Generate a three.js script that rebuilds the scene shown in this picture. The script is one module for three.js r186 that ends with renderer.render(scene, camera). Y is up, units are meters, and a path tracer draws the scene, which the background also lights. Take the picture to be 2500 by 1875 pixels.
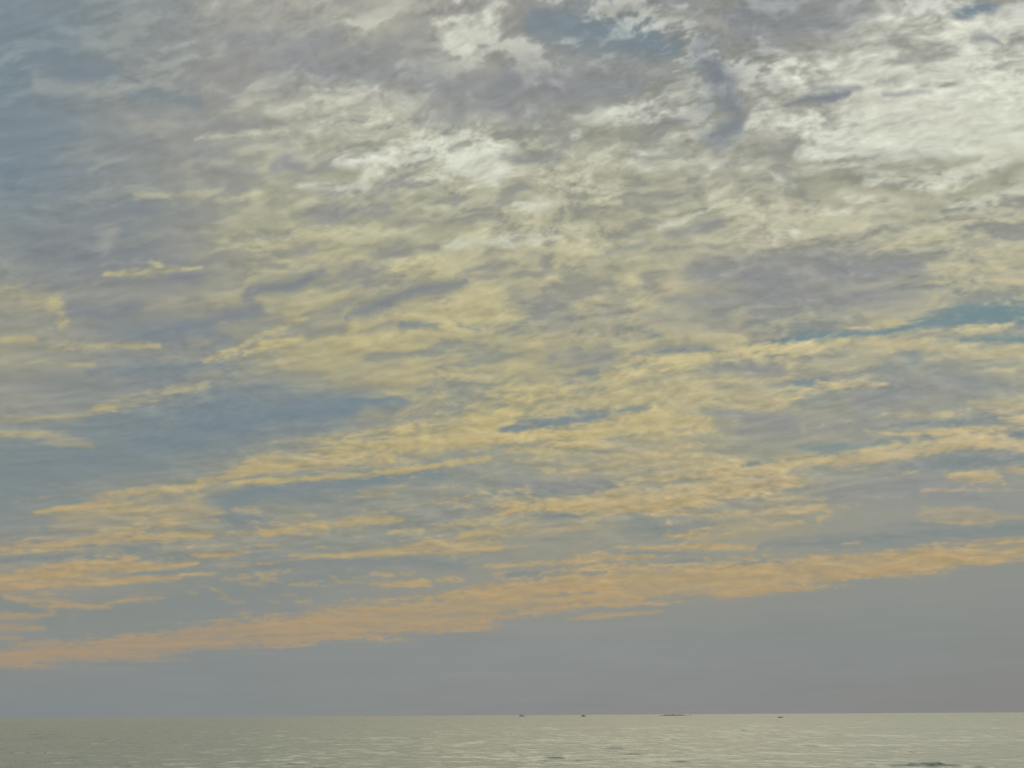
import * as THREE from 'three';
import { mergeGeometries, mergeVertices } from 'three/addons/utils/BufferGeometryUtils.js';

// ------------------------------------------------------------------ camera, sky, sun, exposure
const scene = new THREE.Scene();
const EYE = 5;                                                  // metres above the sea
const camera = new THREE.PerspectiveCamera(50, 4 / 3, 0.5, 60000);
camera.rotation.order = 'YXZ';
camera.position.set(0, EYE, 0);
camera.rotation.set(THREE.MathUtils.degToRad(21.9), 0, -0.0056);

const renderer = new THREE.WebGLRenderer({ antialias: true });
renderer.toneMapping = THREE.LinearToneMapping;
renderer.toneMappingExposure = 1;
renderer.shadowMap.enabled = true;

const SUN_AZ = 19, SUN_EL = 57;                                  // behind the thin bright cloud, above the frame
const heading = (az, el) => {
  const a = THREE.MathUtils.degToRad(az), e = THREE.MathUtils.degToRad(el);
  return new THREE.Vector3(Math.sin(a) * Math.cos(e), Math.sin(e), -Math.cos(a) * Math.cos(e));
};
const sun = new THREE.DirectionalLight(new THREE.Color(1, 0.91, 0.66), 2.05);
sun.position.copy(heading(SUN_AZ, SUN_EL)).multiplyScalar(4000);
sun.castShadow = true;
sun.shadow.radius = 150;
Object.assign(sun.shadow.camera, { left: -3500, right: 3500, top: 3500, bottom: -3500, far: 9000 });
scene.add(sun, sun.target);

// ------------------------------------------------------------------ noise
const smooth = (a, b, x) => { const t = Math.min(1, Math.max(0, (x - a) / (b - a))); return t * t * (3 - 2 * t); };
const lerp = (a, b, t) => a + (b - a) * t;
let seed = 20240611;
const rnd = () => { seed = (seed + 0x6d2b79f5) | 0; let t = Math.imul(seed ^ (seed >>> 15), 1 | seed); t = (t + Math.imul(t ^ (t >>> 7), 61 | t)) ^ t; return ((t ^ (t >>> 14)) >>> 0) / 4294967296; };
const PERM = new Uint8Array(512), GRX = new Float64Array(256), GRY = new Float64Array(256);
{
  const p = Array.from({ length: 256 }, (_, i) => i);
  for (let i = 255; i > 0; i--) { const j = Math.floor(rnd() * (i + 1)); [p[i], p[j]] = [p[j], p[i]]; }
  for (let i = 0; i < 512; i++) PERM[i] = p[i & 255];
  for (let i = 0; i < 256; i++) { const a = rnd() * Math.PI * 2; GRX[i] = Math.cos(a); GRY[i] = Math.sin(a); }
}
function noise(x, y) {                                           // gradient noise, about -1 to 1
  const ix = Math.floor(x), iy = Math.floor(y), fx = x - ix, fy = y - iy;
  const X = ix & 255, Y = iy & 255, u = fx * fx * fx * (fx * (fx * 6 - 15) + 10), v = fy * fy * fy * (fy * (fy * 6 - 15) + 10);
  const a = PERM[PERM[X] + Y], b = PERM[PERM[X + 1] + Y], c = PERM[PERM[X] + Y + 1], d = PERM[PERM[X + 1] + Y + 1];
  const n0 = GRX[a] * fx + GRY[a] * fy, n1 = GRX[b] * (fx - 1) + GRY[b] * fy, n2 = GRX[c] * fx + GRY[c] * (fy - 1), n3 = GRX[d] * (fx - 1) + GRY[d] * (fy - 1);
  return 1.5 * (n0 + u * (n1 - n0) + v * (n2 - n0 + u * (n3 - n2 - n1 + n0)));
}
function fbm(x, y, n, gain = 0.5) {
  let s = 0, a = 1, t = 0;
  for (let i = 0; i < n; i++) { s += a * noise(x, y); t += a; a *= gain; const q = x * 1.6 - y * 1.2 + 17.3; y = x * 1.2 + y * 1.6 + 5.1; x = q; }
  return s / t * 1.35;
}
// octaves that keep their direction, for streaks drawn out along the wind
function streak(x, y, n, gain = 0.55) {
  let s = 0, a = 1, t = 0;
  for (let i = 0; i < n; i++) { s += a * noise(x, y); t += a; a *= gain; x = x * 2.03 + 31.7; y = y * 2.03 + 11.9; }
  return s / t * 1.35;
}
function billow(x, y, n) {                                       // rounded heads with creases between them, 0 to 1
  let s = 0, a = 1, t = 0;
  for (let i = 0; i < n; i++) { s += a * (1 - 1.4 * Math.abs(noise(x, y))); t += a; a *= 0.52; const q = x * 1.7 - y * 1.0 + 9.2; y = x * 1.0 + y * 1.7 + 3.3; x = q; }
  return s / t;
}

// ------------------------------------------------------------------ the sky: haze, blue gaps and a broken deck of altocumulus
const toLin = (c) => { c /= 255; return c <= 0.04045 ? c / 12.92 : Math.pow((c + 0.055) / 1.055, 2.4); };
const AIR = [   // mean colour of air and cloud every 6 degrees of azimuth (-48 to 48), every 4 degrees of height from the horizon
  [[130,137,139], [130,137,139], [130,137,139], [130,137,139], [132,138,139], [133,138,138], [134,139,138], [136,139,138], [137,139,138], [137,138,137], [137,138,137], [136,137,136], [136,136,134], [135,135,133], [135,135,133], [135,135,134], [135,136,134]],
  [[145,143,134], [142,142,135], [140,142,136], [138,141,137], [136,141,139], [135,141,140], [137,142,140], [138,142,140], [139,143,141], [139,143,141], [138,142,140], [137,141,139], [136,141,139], [137,140,137], [138,140,136], [138,140,136], [139,141,137]],
  [[143,145,137], [149,147,135], [149,147,134], [148,146,135], [143,144,136], [139,143,138], [141,144,138], [144,145,137], [146,146,136], [146,146,137], [144,146,138], [143,145,138], [143,145,139], [142,145,139], [142,145,140], [143,146,141], [144,147,142]],
  [[139,145,143], [132,141,144], [130,140,143], [139,144,139], [148,148,135], [148,148,135], [144,147,137], [145,147,137], [149,149,136], [152,151,136], [153,152,136], [153,152,137], [150,151,141], [147,150,143], [146,150,144], [148,151,144], [151,153,144]],
  [[158,155,137], [153,152,140], [148,149,142], [139,144,142], [140,145,139], [147,148,136], [146,148,138], [146,149,139], [150,152,139], [157,155,137], [161,158,137], [162,159,138], [156,156,142], [153,155,144], [154,155,144], [157,158,145], [160,161,146]],
  [[146,148,140], [156,154,136], [161,157,135], [148,149,140], [138,144,142], [139,145,141], [150,151,139], [159,156,136], [166,161,134], [166,162,137], [165,162,139], [164,161,140], [157,157,143], [155,157,145], [162,163,146], [168,168,147], [177,174,148]],
  [[130,141,145], [138,143,143], [145,147,141], [148,149,140], [152,151,139], [161,157,134], [172,166,134], [172,166,135], [168,164,136], [166,162,137], [164,161,139], [162,160,141], [157,157,144], [161,161,146], [177,174,148], [176,174,150], [172,172,154]],
  [[117,135,148], [124,138,147], [131,141,145], [140,144,143], [150,150,140], [156,155,138], [162,160,137], [168,164,138], [171,167,140], [172,168,142], [171,167,144], [163,161,146], [164,163,148], [170,169,150], [173,172,153], [187,187,169], [210,210,192]],
  [[122,138,146], [118,136,147], [122,137,147], [137,143,144], [151,153,143], [161,161,141], [165,164,143], [170,168,145], [175,173,149], [176,173,149], [175,173,150], [177,175,154], [179,177,157], [191,190,170], [205,205,186], [208,208,193], [203,204,193]],
  [[122,137,146], [122,138,146], [126,139,146], [140,145,144], [153,155,147], [166,166,152], [178,177,159], [178,178,158], [178,177,157], [176,175,155], [173,172,154], [167,167,153], [175,175,164], [204,204,188], [204,205,191], [199,200,190], [190,192,184]],
  [[122,137,146], [122,137,146], [127,140,146], [139,145,145], [148,149,146], [159,159,151], [173,173,161], [174,174,161], [168,168,156], [162,164,153], [154,157,150], [150,152,145], [161,161,152], [183,183,172], [183,185,175], [190,192,184], [190,192,184]],
  [[122,137,146], [122,137,146], [128,140,146], [139,147,148], [158,160,153], [163,163,155], [166,166,156], [159,159,152], [152,152,148], [144,148,146], [137,144,145], [142,146,144], [148,150,146], [160,162,154], [175,177,168], [190,192,184], [190,192,184]],
  [[122,137,146], [123,137,146], [129,141,146], [143,150,149], [162,163,155], [169,169,160], [175,175,164], [167,166,158], [158,157,152], [148,151,149], [138,145,146], [142,146,145], [146,148,145], [157,159,153], [171,173,164], [187,189,181], [190,192,184]],
  [[122,137,146], [125,138,146], [131,141,146], [147,153,151], [165,165,156], [170,170,160], [175,175,164], [167,166,158], [158,157,152], [149,151,149], [139,146,146], [141,146,145], [145,147,144], [155,157,151], [166,168,159], [182,184,175], [190,192,184]],
];
const LIT = [[0, 160, 142, 124], [3.4, 167, 146, 122], [7.9, 179, 156, 117], [11, 184, 162, 119], [17.6, 190, 174, 126], [24, 192, 180, 133], [30, 190, 184, 147], [36, 201, 199, 175], [42, 210, 211, 194], [90, 214, 214, 203]];
const GAP = [[0, 131, 136, 132], [4, 133, 139, 136], [11, 129, 138, 138], [20, 119, 134, 143], [30, 129, 138, 143], [38, 121, 136, 146], [90, 122, 137, 150]];
const ramp = (table, e, out) => {
  let i = 0; while (i < table.length - 2 && table[i + 1][0] < e) i++;
  const a = table[i], b = table[i + 1], t = Math.min(1, Math.max(0, (e - a[0]) / (b[0] - a[0])));
  for (let k = 0; k < 3; k++) out[k] = lerp(a[k + 1], b[k + 1], t);
  return out;
};
const FIXED = { M: [139, 142, 145], D: [121, 129, 138], P: [166, 165, 156], W: [209, 211, 196], T: [120, 141, 145], O: [150, 151, 133] };
// banks, rolls and gaps of the deck: kind, opacity, softness, raggedness (degrees), then azimuth, height, half width along each (degrees)
const BANKS = [
  ['B',.8,1.290,0.452, -37.46,33.24,1.489, -35.72,33.00,1.269],
  ['B',.5,0.645,0.387, -36.99,37.46,0.338, -35.30,37.78,0.539, -32.03,38.33,0.404],
  ['B',.4,0.774,0.387, -30.19,37.43,0.415, -25.68,38.15,0.429],
  ['B',.55,1.097,0.452, -31.67,29.38,0.975, -28.20,29.93,1.284],
  ['P',.4,0.516,0.387, -36.01,36.13,0.296, -32.01,37.05,0.461],
  ['P',.6,0.387,0.323, -29.15,35.75,0.373, -27.01,36.45,0.323],
  ['P',.6,0.516,0.387, -26.16,43.38,0.602, -21.82,43.92,0.514, -16.55,44.95,0.523],
  ['P',.6,0.516,0.387, -15.03,45.54,0.365, -6.01,46.56,0.370],
  ['M',.75,0.839,0.452, -23.67,42.06,0.469, -15.57,43.74,0.588],
  ['M',.9,1.097,0.516, -19.81,41.29,0.809, -10.24,42.39,1.167, -5.76,41.56,1.135, -0.91,41.25,1.145],
  ['M',.5,0.645,0.387, -6.87,39.72,0.463, -4.90,40.01,0.463],
  ['L',.35,1.290,0.516, -19.42,38.96,1.111, -10.04,39.99,1.432],
  ['W',.95,0.452,0.516, -13.87,36.18,0.411, -9.79,36.87,0.651, -5.60,37.72,0.889, -1.69,37.13,1.317],
  ['W',.9,0.452,0.516, -5.90,44.40,0.655, -2.59,45.01,0.924],
  ['W',.7,0.387,0.452, -3.82,44.15,0.495, -5.24,43.60,0.332],
  ['M',.7,0.387,0.290, -25.01,34.86,0.389, -23.08,35.41,0.393],
  ['M',.6,0.387,0.290, -24.38,36.82,0.220, -20.29,37.58,0.280],
  ['M',.6,0.516,0.323, -15.62,32.27,0.360, -12.82,33.03,0.484, -10.26,33.11,0.305],
  ['L',.5,0.387,0.323, -23.11,29.78,0.233, -17.49,30.35,0.361, -14.77,30.99,0.486],
  ['L',.75,0.387,0.387, -18.04,29.36,0.241, -13.98,30.24,0.367, -9.32,30.04,0.405, -5.31,29.81,0.283],
  ['L',.5,0.452,0.323, -35.01,23.69,0.477, -33.46,23.79,0.486, -31.69,24.34,0.330],
  ['D',.65,0.581,0.387, -31.00,23.71,0.443, -28.23,24.04,0.568, -26.90,24.74,0.460],
  ['D',.8,0.645,0.452, -26.34,23.32,0.578, -24.33,23.84,0.705, -21.96,24.51,0.537, -18.95,26.00,0.364],
  ['D',.8,0.581,0.387, -19.42,27.11,0.362, -16.52,28.01,0.367, -14.55,28.91,0.246],
  ['L',.5,0.774,0.516, -16.61,22.95,0.556, -12.08,24.52,0.629, -7.31,26.08,0.890, -1.99,27.18,1.213],
  ['O',.5,0.387,0.290, -12.59,22.51,0.377, -8.89,22.97,0.318],
  ['B',.6,0.774,0.452, -29.49,20.29,0.337, -25.40,21.27,0.525, -20.95,21.90,0.422],
  ['B',.8,0.968,0.452, 2.46,45.53,0.701, 6.62,45.03,0.918, 12.23,43.72,0.704, 14.16,43.21,0.379],
  ['M',.95,1.097,0.516, -0.10,41.96,1.021, 5.97,41.50,1.135, 10.00,41.77,1.008],
  ['M',.95,1.097,0.516, 18.62,43.96,0.941, 23.77,43.08,1.126, 29.05,42.55,0.641],
  ['D',.25,0.968,0.387, 21.02,44.32,0.513, 26.76,43.30,0.598],
  ['D',.8,0.774,0.452, 16.38,42.26,0.596, 17.74,40.08,1.105, 18.37,38.26,0.955, 16.90,37.12,0.745],
  ['P',.6,0.581,0.387, 8.37,46.04,0.212, 12.50,45.78,0.262, 18.57,43.70,0.420],
  ['W',.75,0.516,0.452, 9.41,39.76,0.345, 12.55,39.94,0.567, 14.94,40.41,0.503],
  ['W',.6,0.452,0.452, 10.29,36.74,0.473, 12.59,36.98,0.644, 14.42,36.58,0.350],
  ['W',.6,0.452,0.452, 12.42,38.79,0.230, 7.82,39.51,0.231],
  ['W',.85,0.839,0.581, 20.50,37.88,0.390, 25.66,35.74,1.094, 31.83,34.59,1.565, 37.83,33.86,1.715],
  ['W',.8,0.839,0.581, 22.98,40.37,0.426, 28.04,38.74,0.937, 34.12,37.34,1.143, 38.58,36.28,1.190],
  ['W',.7,0.774,0.581, 28.28,41.01,0.304, 33.42,40.28,0.534, 37.29,37.84,0.715],
  ['W',.8,0.516,0.516, 22.87,35.48,0.392, 28.53,33.94,0.596, 32.98,33.21,0.729, 37.39,32.38,0.697],
  ['O',.65,0.387,0.387, 28.07,33.31,0.164, 30.69,32.51,0.295, 33.00,32.13,0.315, 34.37,31.83,0.155],
  ['O',.5,0.387,0.387, 20.07,35.43,0.171, 22.74,34.80,0.254, 25.28,33.97,0.167],
  ['O',.75,0.581,0.387, 32.31,30.57,0.320, 35.12,30.41,0.466, 37.40,30.72,0.352],
  ['O',.65,0.452,0.387, 23.20,33.59,0.227, 26.61,32.50,0.334, 30.59,30.81,0.325],
  ['O',.75,0.452,0.323, 7.17,35.84,0.361, 10.56,35.57,0.328],
  ['M',.6,0.387,0.323, 0.26,37.23,0.299, 4.16,37.20,0.298],
  ['M',.7,0.452,0.323, -0.11,40.09,0.522, 2.49,39.91,0.349],
  ['L',.75,0.387,0.387, 3.13,29.45,0.379, 4.63,30.35,0.439, 6.50,30.95,0.312],
  ['L',.6,0.387,0.387, 8.50,28.25,0.283, 9.80,28.85,0.312, 10.47,29.67,0.248],
  ['M',.8,1.161,0.581, 14.20,28.68,0.554, 19.19,27.72,1.083, 25.49,26.93,1.096, 29.38,26.75,0.558],
  ['M',.75,0.839,0.516, 11.94,27.03,0.312, 20.63,26.34,0.659, 28.11,24.91,0.567],
  ['B',1,1.290,0.323, -32.72,13.22,1.914, -29.20,14.53,1.719, -25.41,16.16,1.674, -20.42,17.98,1.565, -13.68,19.75,1.063, -8.43,20.69,0.319],
  ['B',.6,0.645,0.258, -28.37,17.28,0.226, -24.87,18.06,0.700, -20.56,19.03,0.783],
  ['L',.5,0.387,0.323, -33.39,16.42,0.214, -30.98,16.99,0.193, -28.71,17.64,0.113],
  ['L',.55,0.452,0.323, -33.23,15.67,0.134, -31.79,15.96,0.190, -30.00,15.98,0.360, -28.53,15.90,0.225],
  ['L',.85,0.710,0.452, -21.39,14.11,0.147, -17.67,15.41,0.546, -13.40,16.48,0.870, -8.27,17.57,1.015, -3.61,18.33,1.025, -0.01,19.63,1.223],
  ['L',.45,0.774,0.258, -21.10,14.14,0.473, -21.49,12.77,0.644, -22.80,11.93,0.635],
  ['L',.5,0.774,0.323, -28.59,11.22,0.493, -26.07,11.80,0.618, -23.35,11.89,0.517],
  ['B',1,0.710,0.323, -19.48,12.92,0.653, -17.77,13.64,0.782, -13.85,14.34,0.800, -10.08,14.98,0.626, -5.87,15.74,0.317],
  ['B',.9,0.581,0.323, -19.06,11.90,0.532, -16.98,11.88,0.419],
  ['B',.6,0.452,0.323, -31.14,10.20,0.318, -29.47,10.50,0.378],
  ['B',.7,0.968,0.258, -25.82,5.57,0.803, -21.23,6.72,1.121, -15.68,7.92,1.053, -9.73,9.28,0.363],
  ['B',.7,0.452,0.258, -17.00,9.34,0.353, -9.76,9.68,0.243, -3.45,9.52,0.246],
  ['B',.8,0.452,0.194, -31.30,6.22,0.512, -28.25,5.20,0.522, -27.36,4.32,0.208],
  ['L',.6,0.645,0.452, -0.01,20.66,0.709, 4.94,20.66,0.898, 10.05,20.89,1.015, 14.99,20.56,0.684, 19.65,19.63,0.485],
  ['M',.7,0.387,0.290, 15.16,19.17,0.279, 17.97,18.74,0.367, 19.46,18.30,0.363],
  ['M',.7,0.774,0.387, 24.04,18.76,0.645, 26.90,18.68,0.688, 30.97,18.56,0.607],
  ['M',.6,0.645,0.387, 16.29,17.88,0.554, 20.89,17.65,0.539, 25.23,17.28,0.377],
  ['L',.6,0.387,0.323, 30.28,17.77,0.139, 32.06,17.56,0.245, 34.01,17.29,0.372],
  ['L',.75,0.581,0.387, -0.41,13.51,0.568, 4.67,13.75,0.693, 9.55,14.08,0.749, 15.90,14.45,0.609, 19.52,14.33,0.239],
  ['L',.5,0.645,0.452, 4.76,16.03,0.572, 11.31,16.06,0.813, 16.03,15.61,0.490],
  ['M',.7,0.516,0.323, -0.40,14.83,0.444, 3.07,14.95,0.444, 6.69,15.02,0.316],
  ['B',.7,0.581,0.323, 8.14,12.08,0.372, 10.96,11.66,0.613, 13.44,11.54,0.485],
  ['L',.4,0.645,0.323, 14.02,11.27,0.665, 18.52,11.23,0.649],
  ['M',.6,0.839,0.387, 21.73,13.35,0.644, 27.24,13.11,0.728, 30.84,11.77,0.430],
  ['B',.8,0.452,0.290, 16.91,10.15,0.148, 21.25,10.15,0.317, 26.72,10.27,0.415, 32.39,9.95,0.339],
  ['M',.45,0.774,0.452, 0.55,27.98,0.573, 3.39,26.33,0.767],
  ['M',.4,0.710,0.452, 6.22,25.74,0.701, 8.43,27.21,0.568],
  ['M',.45,0.710,0.452, 10.45,25.95,0.567, 15.21,25.50,0.557],
  ['M',.4,0.581,0.387, 2.97,23.93,0.514, 7.13,23.30,0.383],
  ['D',.65,1.161,0.516, -33.37,26.94,0.966, -27.45,27.69,1.192, -23.66,27.28,0.703],
  ['B',.6,0.774,0.452, -27.73,22.90,0.572, -21.86,23.85,0.718],
  ['D',.45,0.774,0.452, -33.91,18.83,0.536, -28.78,19.48,0.622, -22.72,21.36,0.476],
  ['D',.4,0.516,0.387, -28.67,30.70,0.388, -23.35,31.23,0.461],
  ['L',.7,0.194,0.258, -25.20,35.81,0.138, -21.58,36.79,0.252, -18.49,37.64,0.170],
  ['L',.6,0.161,0.226, -17.78,40.36,0.110, -11.70,41.07,0.169],
  ['M',.75,0.323,0.258, -18.92,35.20,0.462, -18.27,35.66,0.635, -17.39,35.55,0.523],
  ['M',.6,0.323,0.290, -23.18,34.07,0.283, -20.86,34.59,0.287],
  ['O',.75,0.258,0.290, -15.60,35.23,0.294, -12.70,35.62,0.296],
  ['O',.7,0.258,0.226, -15.31,37.39,0.231, -14.11,37.69,0.231],
  ['O',.6,0.226,0.226, -13.23,37.14,0.233, -10.63,37.81,0.176],
  ['O',.6,0.194,0.226, -10.09,35.83,0.179, -7.45,36.13,0.180],
  ['L',.7,0.258,0.258, -22.59,32.62,0.172, -19.97,33.31,0.233],
  ['L',.5,0.258,0.258, -28.54,31.55,0.138, -22.66,32.99,0.201],
  ['L',.75,0.161,0.194, -28.99,26.42,0.112, -27.29,26.83,0.228, -25.55,27.35,0.202, -23.45,27.97,0.117],
  ['L',.5,0.226,0.194, -26.55,27.75,0.172, -26.07,27.67,0.172],
  ['P',.6,0.323,0.290, -29.90,29.10,0.386, -29.24,27.94,0.335],
  ['D',.4,0.323,0.258, -33.39,24.66,0.216, -31.29,25.09,0.276],
  ['L',.6,0.226,0.258, -31.76,24.04,0.220, -31.21,22.86,0.249],
  ['L',.6,0.194,0.226, -34.46,21.29,0.160, -33.00,21.67,0.136],
  ['L',.6,0.226,0.258, -31.84,21.23,0.165, -28.70,22.01,0.198, -25.33,22.63,0.117],
  ['L',.5,0.194,0.226, -32.68,20.21,0.109, -29.05,20.87,0.113],
  ['D',.75,0.290,0.258, -12.71,25.95,0.125, -9.84,27.14,0.441, -6.70,28.26,0.442, -3.46,28.97,0.190],
  ['L',.75,0.194,0.226, -22.23,22.15,0.149, -20.17,23.07,0.212, -18.71,24.12,0.274, -16.86,25.17,0.246, -15.26,25.78,0.124],
  ['L',.8,0.161,0.194, -19.35,22.89,0.152, -17.37,23.84,0.246, -15.46,24.54,0.186],
  ['B',.75,0.161,0.194, -8.41,25.58,0.190, -5.53,25.80,0.223],
  ['B',.6,0.161,0.194, -3.76,25.87,0.160, -2.33,25.74,0.160],
  ['L',.6,0.258,0.258, 14.05,42.39,0.164, 17.54,42.28,0.162],
  ['W',.85,0.194,0.161, 5.08,38.59,0.264, 5.79,38.58,0.264],
  ['W',.8,0.258,0.323, 27.27,32.58,0.166, 30.70,31.27,0.297, 33.89,31.10,0.235, 36.21,31.34,0.203],
  ['B',.95,0.258,0.323, 35.87,40.01,0.332, 36.75,40.06,0.187, 37.84,39.54,0.209],
  ['D',.6,0.161,0.258, 35.99,38.48,0.192, 36.98,38.28,0.167, 37.74,37.62,0.071],
  ['D',.85,0.194,0.290, 22.52,38.15,0.082, 24.12,38.20,0.243, 25.80,37.93,0.321, 27.34,37.94,0.132],
  ['M',.6,0.226,0.323, 24.96,38.81,0.133, 28.19,38.00,0.131],
  ['M',.55,0.226,0.290, 29.33,37.25,0.104, 32.93,36.41,0.127],
  ['M',.6,0.258,0.323, 30.69,38.66,0.178, 31.72,38.65,0.176],
  ['W',.5,0.258,0.290, 20.58,34.33,0.172, 22.48,33.38,0.228],
  ['W',.65,0.323,0.323, 0.42,34.07,0.246, 2.51,34.06,0.246],
  ['W',.55,0.323,0.323, -0.35,31.93,0.375, 3.21,32.09,0.249],
  ['L',.7,0.161,0.194, 3.69,35.22,0.122, 6.73,34.93,0.121],
  ['L',.6,0.161,0.194, 6.68,34.16,0.092, 8.96,34.47,0.091],
  ['W',.65,0.161,0.161, 12.07,32.07,0.213, 13.92,32.45,0.151, 16.13,32.94,0.089],
  ['M',.6,0.290,0.226, 12.73,31.45,0.275, 15.99,31.86,0.330],
  ['M',.65,0.323,0.226, 7.58,30.70,0.187, 10.89,31.13,0.215],
  ['W',.6,0.258,0.290, 20.88,30.38,0.294, 22.03,30.48,0.233],
  ['L',.6,0.258,0.290, 22.76,31.24,0.173, 25.34,31.05,0.142],
  ['L',.75,0.194,0.226, 26.67,28.21,0.142, 29.05,28.00,0.167, 31.64,27.79,0.109],
  ['P',.6,0.097,0.129, 17.29,26.04,0.092, 20.52,25.65,0.090],
  ['P',.6,0.097,0.129, 21.21,25.91,0.090, 22.78,25.74,0.089],
  ['L',.65,0.258,0.290, 29.66,25.37,0.140, 35.22,24.27,0.158],
  ['L',.6,0.323,0.323, 30.17,26.39,0.166, 35.95,25.33,0.209],
  ['L',.6,0.258,0.290, 31.85,28.69,0.162, 36.56,27.67,0.180],
  ['W',.5,0.323,0.323, 32.40,29.74,0.160, 36.94,29.08,0.204],
  ['T',.95,0.194,0.226, 19.08,23.54,0.122, 20.83,23.45,0.271, 22.99,23.30,0.267, 24.80,23.15,0.117],
  ['T',1,0.258,0.290, 24.63,23.03,0.117, 26.84,22.94,0.287, 28.90,23.12,0.395, 31.92,22.90,0.548, 35.20,22.34,0.423],
  ['T',.9,0.161,0.194, 31.20,21.51,0.083, 32.87,21.23,0.190, 34.81,20.72,0.212],
  ['L',.9,0.097,0.097, 24.28,23.67,0.059, 26.32,23.30,0.115],
  ['L',.9,0.129,0.129, 27.26,23.60,0.114, 28.10,23.40,0.114],
  ['L',.85,0.129,0.161, 30.73,22.48,0.083, 34.07,21.89,0.107],
  ['L',.8,0.194,0.226, 28.97,22.08,0.254, 30.66,22.17,0.222, 33.00,21.77,0.108],
  ['L',.85,0.323,0.323, 6.73,22.29,0.192, 11.88,22.67,0.378, 15.59,23.02,0.403, 20.10,22.81,0.363, 24.08,22.52,0.382, 26.14,22.32,0.347, 28.86,21.52,0.367, 34.64,20.01,0.398],
  ['L',.9,0.129,0.194, 16.93,23.21,0.246, 19.50,23.05,0.212, 21.69,22.92,0.179],
  ['B',.7,0.194,0.226, 9.06,23.63,0.127, 11.97,23.70,0.220, 15.31,23.45,0.155],
  ['B',.6,0.194,0.226, 9.69,25.25,0.158, 11.04,24.76,0.252],
  ['B',.6,0.194,0.226, 5.02,22.59,0.096, 9.16,22.70,0.159],
  ['M',.7,0.323,0.290, 16.79,22.04,0.277, 19.29,21.59,0.274],
  ['B',.6,0.194,0.226, 20.39,20.50,0.151, 22.22,20.43,0.179],
  ['L',.5,0.194,0.194, -28.73,17.72,0.141, -26.43,18.82,0.259, -23.98,19.77,0.294, -21.69,20.52,0.150],
  ['L',.7,0.129,0.129, -28.36,17.92,0.113, -27.17,18.22,0.143],
  ['L',.9,0.129,0.194, -19.36,14.34,0.090, -15.75,14.69,0.183, -12.65,15.15,0.186, -6.87,16.00,0.222, -1.57,16.75,0.224],
  ['L',.85,0.226,0.194, -30.14,11.39,0.108, -27.49,12.31,0.278, -24.93,13.14,0.315, -21.09,14.05,0.148],
  ['L',.85,0.194,0.258, -31.89,9.16,0.183, -29.55,9.59,0.241, -25.83,10.34,0.307, -23.43,10.58,0.342, -20.95,10.87,0.203],
  ['B',.9,0.129,0.161, -29.02,9.41,0.081, -27.04,9.74,0.110],
  ['B',.9,0.161,0.194, -24.92,9.67,0.224, -23.34,9.96,0.199],
  ['B',.9,0.129,0.161, -31.75,8.49,0.130, -28.18,8.96,0.135, -23.51,9.29,0.169, -21.06,9.58,0.086],
  ['L',.9,0.161,0.258, -31.56,7.50,0.310, -29.24,7.91,0.478, -26.06,8.53,0.384, -23.42,8.70,0.225, -21.00,9.15,0.086],
  ['L',.9,0.161,0.258, -31.47,7.09,0.257, -26.66,7.51,0.244, -24.12,7.95,0.194, -21.72,8.25,0.085],
  ['B',.8,0.129,0.129, -24.16,8.26,0.083, -21.50,8.66,0.085],
  ['L',.9,0.097,0.065, -21.74,8.42,0.057, -19.51,8.56,0.086],
  ['L',.9,0.129,0.129, -21.21,9.63,0.086, -19.37,9.73,0.204, -17.66,9.96,0.059],
  ['L',.85,0.194,0.258, -16.91,11.28,0.119, -14.84,11.69,0.211, -12.41,12.10,0.367, -9.93,12.49,0.371, -7.70,12.49,0.124],
  ['L',.8,0.194,0.290, -15.27,9.86,0.089, -12.25,9.97,0.181, -8.23,10.38,0.276, -5.07,10.74,0.371, -1.54,10.76,0.434],
  ['L',.7,0.226,0.258, -8.29,11.61,0.185, -4.79,12.14,0.218, -1.55,12.63,0.220, -0.05,13.25,0.252],
  ['L',.7,0.226,0.258, -3.49,11.68,0.249, -0.90,11.84,0.250],
  ['L',.55,0.129,0.129, -19.83,7.68,0.057, -18.87,7.26,0.114],
  ['L',.55,0.129,0.129, -18.31,8.03,0.058, -16.71,7.98,0.146],
  ['L',.55,0.129,0.129, -17.22,8.69,0.088, -15.96,8.36,0.117],
  ['L',.55,0.129,0.129, -14.65,8.02,0.088, -13.16,8.03,0.089],
  ['L',.55,0.129,0.129, -12.30,8.62,0.119, -11.66,8.25,0.090, -9.98,8.22,0.060],
  ['L',.85,0.129,0.194, -9.51,8.17,0.150, -5.94,8.34,0.212],
  ['L',.8,0.129,0.129, -9.40,8.84,0.121, -8.15,8.77,0.121],
  ['L',.8,0.129,0.161, -5.01,8.56,0.122, -3.59,8.54,0.152],
  ['L',.55,0.129,0.129, -14.40,6.91,0.117, -13.51,6.93,0.117],
  ['L',.55,0.129,0.129, -19.43,5.65,0.084, -18.74,5.67,0.085],
  ['L',.8,0.097,0.097, -17.12,10.44,0.089, -15.94,10.55,0.060],
  ['L',.7,0.097,0.097, -17.00,9.29,0.088, -16.11,9.29,0.059],
  ['L',.7,0.097,0.097, -13.67,10.53,0.090, -12.91,10.52,0.091],
  ['L',.85,0.129,0.161, -31.37,6.58,0.103, -29.90,6.30,0.182, -27.71,6.29,0.186, -25.40,6.13,0.081],
  ['L',.85,0.129,0.161, -26.07,6.31,0.081, -24.47,6.83,0.164, -22.76,6.93,0.083],
  ['L',.85,0.129,0.194, -31.15,5.48,0.178, -29.75,5.50,0.181, -28.63,5.66,0.209, -29.02,6.09,0.105],
  ['L',.7,0.161,0.226, -31.02,4.80,0.152, -28.91,4.83,0.155],
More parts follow.
